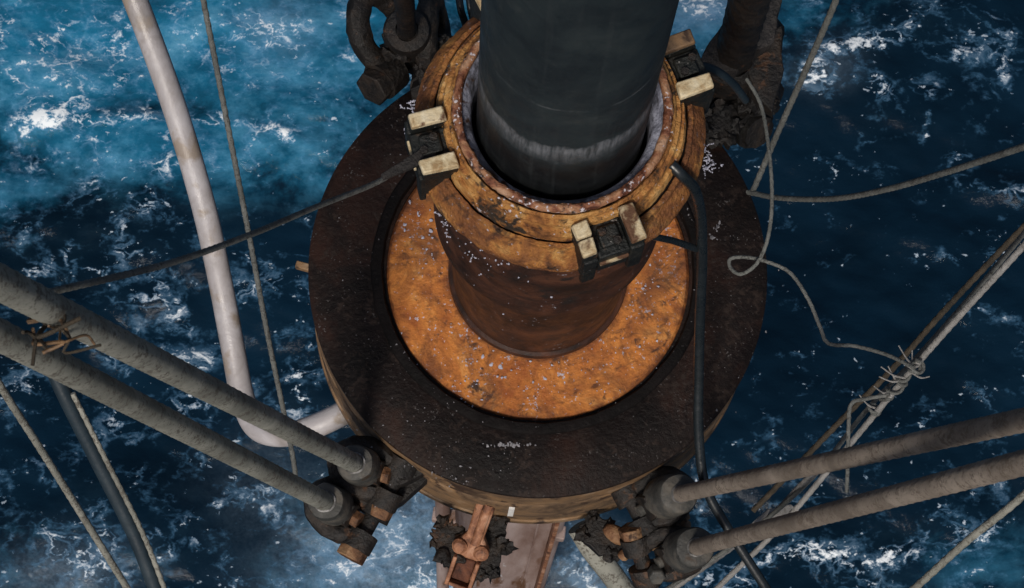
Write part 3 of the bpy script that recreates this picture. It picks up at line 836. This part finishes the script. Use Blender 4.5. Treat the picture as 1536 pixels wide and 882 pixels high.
# ------------------------------------------------------------------ hoses, lines and ropes
def cord(name, pts, r, mt, label, cat, lobes=3, per=10, n=None, pitch=None, flat=1.0, parent=None):
    P = spline([at(*p) for p in pts], per)
    # a line that leaves the picture goes on to its far end on the rig
    if not (0 < pts[0][0] < 1536 and 0 < pts[0][1] < 882):
        P = [P[0] + (P[0] - P[1]).normalized() * (5.0 - k) for k in range(5)] + P
    if not (0 < pts[-1][0] < 1536 and 0 < pts[-1][1] < 882):
        P = P + [P[-1] + (P[-1] - P[-2]).normalized() * (k + 1.0) for k in range(5)]
    # even out the spacing so that the lay of the rope is not faceted
    if lobes:
        L = sum((P[i + 1] - P[i]).length for i in range(len(P) - 1))
        step = max(r * 0.7, L / 900)
        Q, acc = [P[0]], 0.0
        for i in range(len(P) - 1):
            seg = P[i + 1] - P[i]
            l = seg.length
            while acc + step <= l:
                acc += step
                Q.append(P[i] + seg * (acc / l))
            acc -= l
        P = Q + [P[-1]]
    o = MB().tube(P, r, n or (12 if lobes else 16), lobes, pitch or r * 12, 0.16, flat=flat).build(name, mt, parent, sharp=75)
    if label:
        tag(o, label, cat)
    return o


cord('hose', [(150, -130, 0.0), (203, 0, -0.2), (258, 150, -0.4), (303, 300, -0.6), (330, 420, -0.8), (349, 520, -0.9), (364, 596, -0.95), (386, 642, -0.92),
              (428, 652, -0.85), (478, 637, -0.78), (535, 610, -0.75), (590, 590, -0.75)], 0.052, 'hosewhite',
     'thick off-white hose curving down the left side and bending under the black ring', 'hose', lobes=0, per=14, n=24)
cord('thin_line', [(290, -80, 1.0), (305, 0, 0.9), (342, 190, 0.6), (375, 360, 0.2), (400, 495, -0.2), (424, 610, -0.6), (440, 690, -0.8), (446, 740, -0.9)], 0.0105, 'rope',
     'thin grey line hanging right of the off-white hose', 'rope')
cord('tag_rope', [(648, 226, 1.86), (605, 250, 1.80), (560, 276, 1.85), (470, 312, 2.2), (375, 352, 2.7), (250, 396, 3.2), (80, 437, 3.72), (40, 450, 3.75)], 0.0085, 'rope',
     'thin grey rope running left from the collar across the off-white hose', 'rope')
cord('black_hose', [(1006, 246, 1.855), (1024, 264, 1.83), (1042, 285, 1.72), (1051, 325, 1.45), (1053, 390, 1.15), (1050, 470, 0.85), (1048, 560, 0.6), (1048, 650, 0.42), (1058, 728, 0.30),
                    (1090, 790, 0.22), (1150, 884, 0.1), (1230, 1010, -0.1)], 0.0185, 'hoseblack',
     'shiny black hose hanging from the collar straight down over the black ring', 'hose', lobes=0, per=14)
cord('hose_loop', [(1004, 112, 1.72), (1012, 104, 1.78), (1040, 98, 1.80), (1070, 104, 1.70), (1098, 124, 1.45), (1118, 150, 1.1)], 0.014, 'slate',
     'short dark slate hose arching over the right cream pad', 'hose', lobes=0)
for k, (x0, x1, r) in enumerate(((689, 700, 0.016), (703, 712, 0.012))):
    cord('umbilical', [(x0 - 8, -120, -0.3), (x0, 0, -0.3), (x1, 45, -0.4), (x1 + 12, 130, -0.5)], r, 'hoseblack',
         ('thicker of the two black lines left of the slate pipe at the top edge', 'thinner of the two black lines left of the slate pipe at the top edge')[k], 'hose', lobes=0)

cord('guide_rope', [(1290, -100, 1.8), (1254, 0, 1.4), (1210, 102, 0.9), (1165, 203, 0.4), (1128, 290, 0.02)], 0.0115, 'rope',
     'straight grey rope slanting from the top right down to the ring edge', 'rope')
cord('slack_rope', [(1122, 288, 0.02), (1170, 297, 0.2), (1250, 298, 0.7), (1330, 284, 1.2), (1420, 258, 1.8), (1536, 220, 2.5), (1640, 185, 3.1)], 0.0105, 'rope',
     'sagging grey rope from the ring edge out to the right edge of the picture', 'rope')
cord('loop_rope', [(1120, 118, 0.75), (1142, 160, 0.75), (1154, 230, 0.8), (1158, 300, 0.8), (1152, 356, 0.75), (1136, 394, 0.7), (1112, 411, 0.66), (1096, 402, 0.64), (1096, 388, 0.64),
                   (1120, 386, 0.65), (1152, 393, 0.68), (1186, 410, 0.7), (1213, 450, 0.7), (1230, 490, 0.7), (1243, 515, 0.7), (1282, 519, 0.7), (1330, 532, 0.75), (1372, 552, 0.82)], 0.0070, 'rope',
     'thin grey cord with a loop lying over the right side of the black ring', 'rope')

# the tied bundle of lines at the right
cord('mooring_line', [(1620, 270, 1.6), (1536, 368, 1.25), (1450, 462, 0.9), (1372, 550, 0.55), (1270, 672, 0.1), (1170, 790, -0.4), (1074, 884, -0.8), (1010, 950, -1.1)], 0.0115, 'palerope',
     'pale rope slanting from the right edge down to the bottom edge through the knot', 'rope')
cord('mooring_line', [(1610, 258, 1.5), (1536, 350, 1.15), (1460, 440, 0.85), (1376, 535, 0.5), (1300, 615, 0.15), (1215, 720, -0.3), (1110, 810, -0.8), (1000, 884, -1.2), (900, 955, -1.6)], 0.0095, 'rope',
     'grey rope running just left of the pale slanting rope at the right', 'rope')
cord('brown_rope', [(1620, 260, 0.2), (1536, 340, 0.0), (1420, 462, -0.4), (1340, 552, -0.7), (1270, 622, -0.9), (1200, 694, -1.1), (1130, 766, -1.3)], 0.0125, 'brownrope',
     'dark brown rope slanting behind the pale rope at the right', 'rope')
cord('hanging_cord', [(1335, 592, 0.55), (1300, 598, 0.52), (1277, 606, 0.5), (1273, 640, 0.45), (1272, 690, 0.4), (1270, 738, 0.35)], 0.0075, 'rope',
     'short pale cord hanging from the knot down to the lower right wire rope', 'rope')
cord('stay_rope', [(1650, 630, 1.8), (1536, 742, 1.4), (1450, 812, 1.1), (1370, 884, 0.8), (1280, 960, 0.5)], 0.0130, 'wire',
     'grey brown rope crossing the bottom right corner', 'rope')
cord('stay_rope', [(-60, 470, 1.6), (0, 578, 1.2), (60, 672, 0.8), (120, 768, 0.4), (192, 884, 0.0), (240, 960, -0.3)], 0.0130, 'wire',
     'grey rope crossing the bottom left corner, the leftmost line there', 'rope')
po = empty('pole', None, 'dark slate pole with a pale line along its right edge at the lower left', 'pole')
pts = [(70, 520, -0.6), (100, 590, -0.7), (150, 690, -0.9), (205, 800, -1.1), (238, 884, -1.25), (262, 950, -1.4)]
cord('pole_tube', [(x - 4, y, z) for x, y, z in pts], 0.034, 'slate', None, None, lobes=0, parent=po)
cord('edge_line', [(x + 9, y, z + 0.036) for x, y, z in pts[1:]], 0.011, 'wire', None, None, parent=po)

# knot: turns of pale cord wound about the two lines, with frayed ends
kn = empty('knot', None, 'pale frayed knot binding the slanting ropes at the right', 'knot')
ax0, ax1 = at(1386, 540, 0.62), at(1308, 618, 0.28)
axd = (ax1 - ax0)
u = axd.normalized().orthogonal().normalized()
w_ = axd.normalized().cross(u)
hel = []
for i in range(150):
    t = i / 149
    rr = 0.016 + 0.007 * math.sin(t * 15) + 0.008 * mnoise.noise(Vector((t * 9, 0, 0)))
    a = t * 2 * math.pi * 9
    tt = t + 0.05 * math.sin(t * 23)
    hel.append(ax0 + axd * tt + u * rr * math.cos(a) + w_ * rr * math.sin(a))
MB().tube(hel, 0.0065, 8).build('winding', 'rope', kn)
for k in range(9):
    b0 = ax0 + axd * random.uniform(0.05, 0.95)
    dr = Vector((random.uniform(-1, 1), random.uniform(-1, 1), random.uniform(-.2, .6))).normalized()
    ln = random.uniform(0.05, 0.11)
    MB().tube(spline([b0, b0 + dr * ln * 0.5 + u * 0.01, b0 + dr * ln + w_ * 0.02], 5), [0.004] * 6 + [0.0025] * 5, 6).build('frayed_end', 'palerope', kn)

# pale gusset where the lines pass behind the lower wires
pg = [at(*q) for q in ((1122, 790, -0.75), (1150, 765, -0.75), (1185, 757, -0.75), (1200, 768, -0.75), (1170, 782, -0.75), (1140, 794, -0.75))]
cen = sum(pg, Vector()) / 6
gm = MB().prism([(q.x - cen.x, q.y - cen.y) for q in pg][::-1], -0.02, 0.02)
gp = gm.build('gusset_plate', 'palerope', None, bevel=0.004)
gp.location = cen
tag(gp, 'small pale plate among the slanting ropes below the lower right wire rope', 'plate')
cord('mooring_line', [(1250, 690, -0.1), (1210, 720, -0.3), (1160, 772, -0.7), (1110, 812, -0.9), (1020, 876, -1.3), (930, 940, -1.7)], 0.013, 'palerope',
     'short pale rope ending at the small plate below the lower right wire rope', 'rope')

# drain hose below the ring, right of the riser
cord('drain_hose', [(868, 790, -0.9), (890, 826, -0.95), (918, 862, -1.0), (952, 910, -1.05), (1000, 980, -1.1)], 0.050, 'wire',
     'pale grey hose under the ring right of the pinkish riser', 'hose', lobes=0, n=20)

# ------------------------------------------------------------------ rusty rod end and brackets under the ring
rd0, rd1 = at(722, 778, -0.40), at(690, 872, -0.55)
re = empty('rod_end', frame(rd0, rd1 - rd0), 'pale rusty rod end with round eye hanging below the ring rim', 'rod end')
ln = (rd1 - rd0).length
sh = MB()
sh.prism([(-0.08, -0.040), (0.07, -0.034), (0.105, -0.062), (0.140, -0.072), (0.165, -0.056), (0.175, -0.044), (0.175, 0.044), (0.165, 0.056), (0.140, 0.072), (0.105, 0.062), (0.07, 0.034), (-0.08, 0.040)],
         -0.025, 0.025)
sh.rough(0.004, 14).build('shank', 'rustpink', re, bevel=0.010)
MB().tube(line(Vector((-0.08, 0.012, 0.030)), Vector((0.10, 0.010, 0.030)), 8), 0.020, 12).rough(0.003, 20).build('rod', 'rustpink', re)
for q in (-1, 1):
    MB().lathe([(0, -0.02), (0.030, -0.02), (0.032, 0.02), (0.02, 0.032), (0, 0.034)], 14, mat=Matrix.Translation((0.128, q * 0.046, 0.02))).rough(0.003, 22).build('boss', 'rustpink', re)
ch = MB()
ch.box((0.17, -0.056, -0.05), (0.30, -0.040, 0.055))
ch.box((0.17, 0.040, -0.05), (0.30, 0.056, 0.055))
ch.box((0.17, -0.040, -0.05), (0.295, 0.040, -0.02))
ch.box((0.285, -0.040, -0.02), (0.30, 0.040, 0.05))
ch.rough(0.003, 16).build('channel', 'rustpink', re, bevel=0.004)
MB().box((0.178, -0.036, -0.018), (0.280, 0.036, 0.015)).rough(0.006, 20).build('rust_core', 'rustdark', re, bevel=0.006)


def corroded(name, px, py, z, sx, sy, rz, label, cat, seed, mt='iron', nub=5):
    """knobbly corroded casting: a plate with lumps about its edge"""
    c = at(px, py, z)
    e = empty(name, Matrix.Translation(c) @ Matrix.Rotation(R(rz), 4, 'Z'), label, cat)
    rnd = random.Random(seed)
    out = []
    for i in range(34):
        a = 2 * math.pi * i / 34
        k = 0.85 + 0.30 * mnoise.noise(Vector((math.cos(a) * 1.6, math.sin(a) * 1.6, seed))) + 0.32 * mnoise.noise(Vector((math.cos(a) * 6, math.sin(a) * 6, seed + 4)))
        out.append((sx * k * math.copysign(abs(math.cos(a)) ** 0.6, math.cos(a)), sy * k * math.copysign(abs(math.sin(a)) ** 0.6, math.sin(a))))
    MB().prism(out, -0.03, 0.03).rough(0.006, 15).build('plate', mt, e, bevel=0.005)
    for i in range(nub):
        a = 2 * math.pi * (i + rnd.random() * 0.5) / nub
        MB().blob((sx * 0.82 * math.cos(a), sy * 0.82 * math.sin(a), 0.02), rnd.uniform(0.018, 0.036), (1, 1, 0.9), 12, 8, seed + i, 1.0).build('lump', mt, e)
    return e


corroded('hook_plate', 672, 815, -0.50, 0.065, 0.10, 20, 'black corroded plate left of the rusty rod end', 'plate', 3)
corroded('hook_plate', 737, 822, -0.55, 0.055, 0.15, -12, 'black corroded plate right of the rusty rod end', 'plate', 8)
br = corroded('hook_plate', 905, 806, -0.50, 0.12, 0.07, -35, 'black corroded plate with an orange knob right of the riser', 'plate', 12)
MB().blob((0, 0, 0), 0.045, (1.25, 0.8, 0.8), 16, 10, 5, 0.12).build('knob', 'rustnut', br).location = (0.035, 0.03, 0.055)
MB().blob((0, 0, 0), 0.024, (1, 1, 1), 10, 7, 9, 0.3).build('small_knob', 'rustnut', br).location = (0.11, -0.02, 0.05)
cb = corroded('bracket_block', 1000, 792, -0.34, 0.10, 0.065, 35, 'brown steel block between the two lower right sockets', 'bracket', 21, 'rim', 4)
cb2 = corroded('bracket_block', 540, 742, -0.34, 0.07, 0.05, 20, 'rusty tan block between the two lower left sockets', 'bracket', 25, 'rim', 3)
nb = MB().lathe([(0, 0), (0.036, 0), (0.036, 0.05), (0.03, 0.058), (0, 0.058)], 6).build('hex_nut', 'socket', None, bevel=0.004)
nb.matrix_world = Matrix.Translation(at(984, 856, -0.25)) @ Matrix.Rotation(R(40), 4, 'X')
tag(nb, 'grey hexagonal nut by the bottom edge under the lower right sockets', 'nut')
tbl = empty('trim_stub', Matrix.Translation(at(455, 400, -0.1)), 'small tan stub sticking out of the left edge of the black ring', 'stub')
MB().box((-0.03, -0.014, -0.02), (0.03, 0.014, 0.02), Matrix.Rotation(R(-15), 4, 'Z')).build('stub_bar', 'rim', tbl, bevel=0.004)


corroded('corroded_casting', 1128, 132, 0.06, 0.10, 0.13, 25, 'jagged black casting at the upper right between the shackles', 'casting', 31, 'iron', 9)
corroded('corroded_casting', 1082, 190, 0.02, 0.07, 0.09, -20, 'jagged black casting at the upper right on the ring edge', 'casting', 35, 'iron', 7)
corroded('corroded_casting', 655, 95, 0.06, 0.09, 0.12, 10, 'jagged black casting at the upper left against the collar', 'casting', 41, 'iron', 8)
corroded('corroded_casting', 600, 70, 0.12, 0.05, 0.07, -30, 'small jagged black casting inside the upper left shackle cluster', 'casting', 44, 'iron', 6)


def plate_px(name, outline, z, th, mt, label, cat, seed, jit=0.006):
    P = [at(x, y, z) for x, y in outline]
    c = sum(P, Vector()) / len(P)
    Q = []
    for i in range(len(P)):
        a, b = P[i] - c, P[(i + 1) % len(P)] - c
        for k in range(6):
            p_ = a.lerp(b, k / 6)
            Q.append((p_.x, p_.y))
    area = sum(Q[i][0] * Q[(i + 1) % len(Q)][1] - Q[(i + 1) % len(Q)][0] * Q[i][1] for i in range(len(Q)))
    if area < 0:
        Q.reverse()
    o_ = MB().prism(Q, -th, th).rough(jit * 2, 7).rough(jit, 23 + seed).build(name, mt, None, bevel=0.006)
    o_.location = c
    return tag(o_, label, cat)


plate_px('strap', [(652, 212), (654, 238), (618, 252), (590, 264), (574, 270), (571, 262), (600, 243), (628, 226)], 1.875, 0.010, 'hanger',
         'flat tapering dark grey strap at the left clamp of the collar', 'strap', 9, 0.002)
plate_px('hanger_plate', [(1046, 100), (1072, 52), (1108, 2), (1118, -50), (1182, -55), (1168, 22), (1156, 70), (1124, 88), (1104, 112), (1078, 112)], 0.42, 0.05, 'hanger',
         'wide angular dark grey plate at the top right behind the collar', 'plate', 3)
plate_px('hanger_plate', [(1112, 96), (1140, 60), (1168, 40), (1172, 110), (1158, 176), (1132, 150)], 0.30, 0.04, 'iron',
         'narrow black plate below the angular grey plate at the top right', 'plate', 5)

# ------------------------------------------------------------------ splashes of salt water: drops and streaks
def spray(name, spots, label, mt='splat'):
    g = MB()
    for px, py, z, sx, sy, cnt, rmin, rmax in spots:
        for i in range(cnt):
            x, y = random.gauss(px, sx), random.gauss(py, sy)
            p = at(x, y, z + random.uniform(-0.01, 0.01))
            r = rmin * (rmax / rmin) ** (random.random() ** 2)
            g.blob(p, r, (random.uniform(.6, 1.3), random.uniform(.6, 1.3), 0.12), 9, 4, i, 1.1)
    o = g.build(name, mt, None, kind='stuff')
    tag(o, label, 'splashes')


spray('salt_drops', [(640, 370, -0.026, 30, 45, 60, .003, .008), (750, 500, -0.026, 55, 50, 40, .003, .008), (900, 520, -0.026, 60, 40, 60, .002, .005),
                     (700, 560, -0.026, 60, 30, 30, .002, .006), (980, 440, -0.026, 26, 45, 40, .002, .006), (800, 590, -0.026, 90, 20, 40, .002, .004)],
      'lilac white drops scattered over the wide orange disc')
spray('salt_drops', [(600, 640, 0.002, 50, 45, 50, .0012, .004), (700, 705, 0.002, 30, 14, 40, .0012, .005), (760, 667, 0.002, 14, 2.0, 60, .003, .007),
                     (1076, 345, 0.003, 4, 12, 12, .004, .009), (1090, 480, 0.003, 26, 90, 40, .0012, .005), (530, 450, 0.003, 30, 120, 20, .0012, .003),
                     (980, 640, 0.003, 50, 30, 16, .0012, .003), (620, 230, 0.003, 16, 30, 16, .002, .006)],
      'pale drops scattered over the greasy black ring', 'drops')
rs = random.Random(11)
g = MB()
for bx, by, z, dx, dy, cnt, sp in ((628, 170, 1.66, -1.0, -0.1, 13, 24), (1056, 236, 1.66, 1.0, 0.25, 13, 20), (712, 360, 1.35, 0.15, 1.0, 12, 30), (672, 325, 1.40, -0.6, 0.6, 8, 18)):
    for k in range(cnt):
        x, y = bx + rs.gauss(0, 5), by + rs.uniform(-sp, sp)
        a = math.atan2(dy, dx) + rs.gauss(0, 0.5)
        zz = z
        for q in range(rs.randint(3, 11)):
            a += rs.gauss(0, 0.45)
            x += 2.6 * math.cos(a)
            y += 2.6 * math.sin(a)
            zz -= 0.012
            if rs.random() < 0.8:
                g.blob(at(x, y, zz), rs.uniform(.0016, .0042), (1, 1, .5), 7, 4, q + k, 0.9)
for k in range(80):
    a = R(rs.gauss(231, 15))
    z = 1.62 - abs(rs.gauss(0, 0.28))
    g.blob((0.411 * math.cos(a), 0.411 * math.sin(a), z), rs.uniform(.0012, .0042), (1, 1, 1), 7, 4, k, 0.8)
o = g.build('salt_splash', 'splat', None, kind='stuff')
tag(o, 'lilac white branching splashes dripping off the collar edge', 'splashes')
cord('strap', [(962, 350, 1.62), (985, 356, 1.55), (1012, 362, 1.38), (1046, 374, 1.22)], 0.013, 'hoseblack',
     'short black strap tying the black hose to the lower clamp of the collar', 'strap', lobes=0, flat=0.6)

# rusty seizing wire caught between the two left wire ropes
rw = empty('rusty_wire', None, 'tangle of rusty wire caught between the two left wire ropes', 'wire')
rt = random.Random(4)
for k in range(7):
    x, y = rt.uniform(25, 80), rt.uniform(465, 500)
    P = [at(x + rt.uniform(-6, 6) + 14 * q * rt.uniform(.2, 1.3), y + 9 * q * rt.uniform(.2, 1.4) + rt.uniform(-7, 7), 3.95 + rt.uniform(-.05, .05)) for q in range(5)]
    MB().tube(spline(P, 5), rt.uniform(.003, .006), 6).build('wire_strand', 'rim' if k % 3 == 0 else 'brownrope', rw)
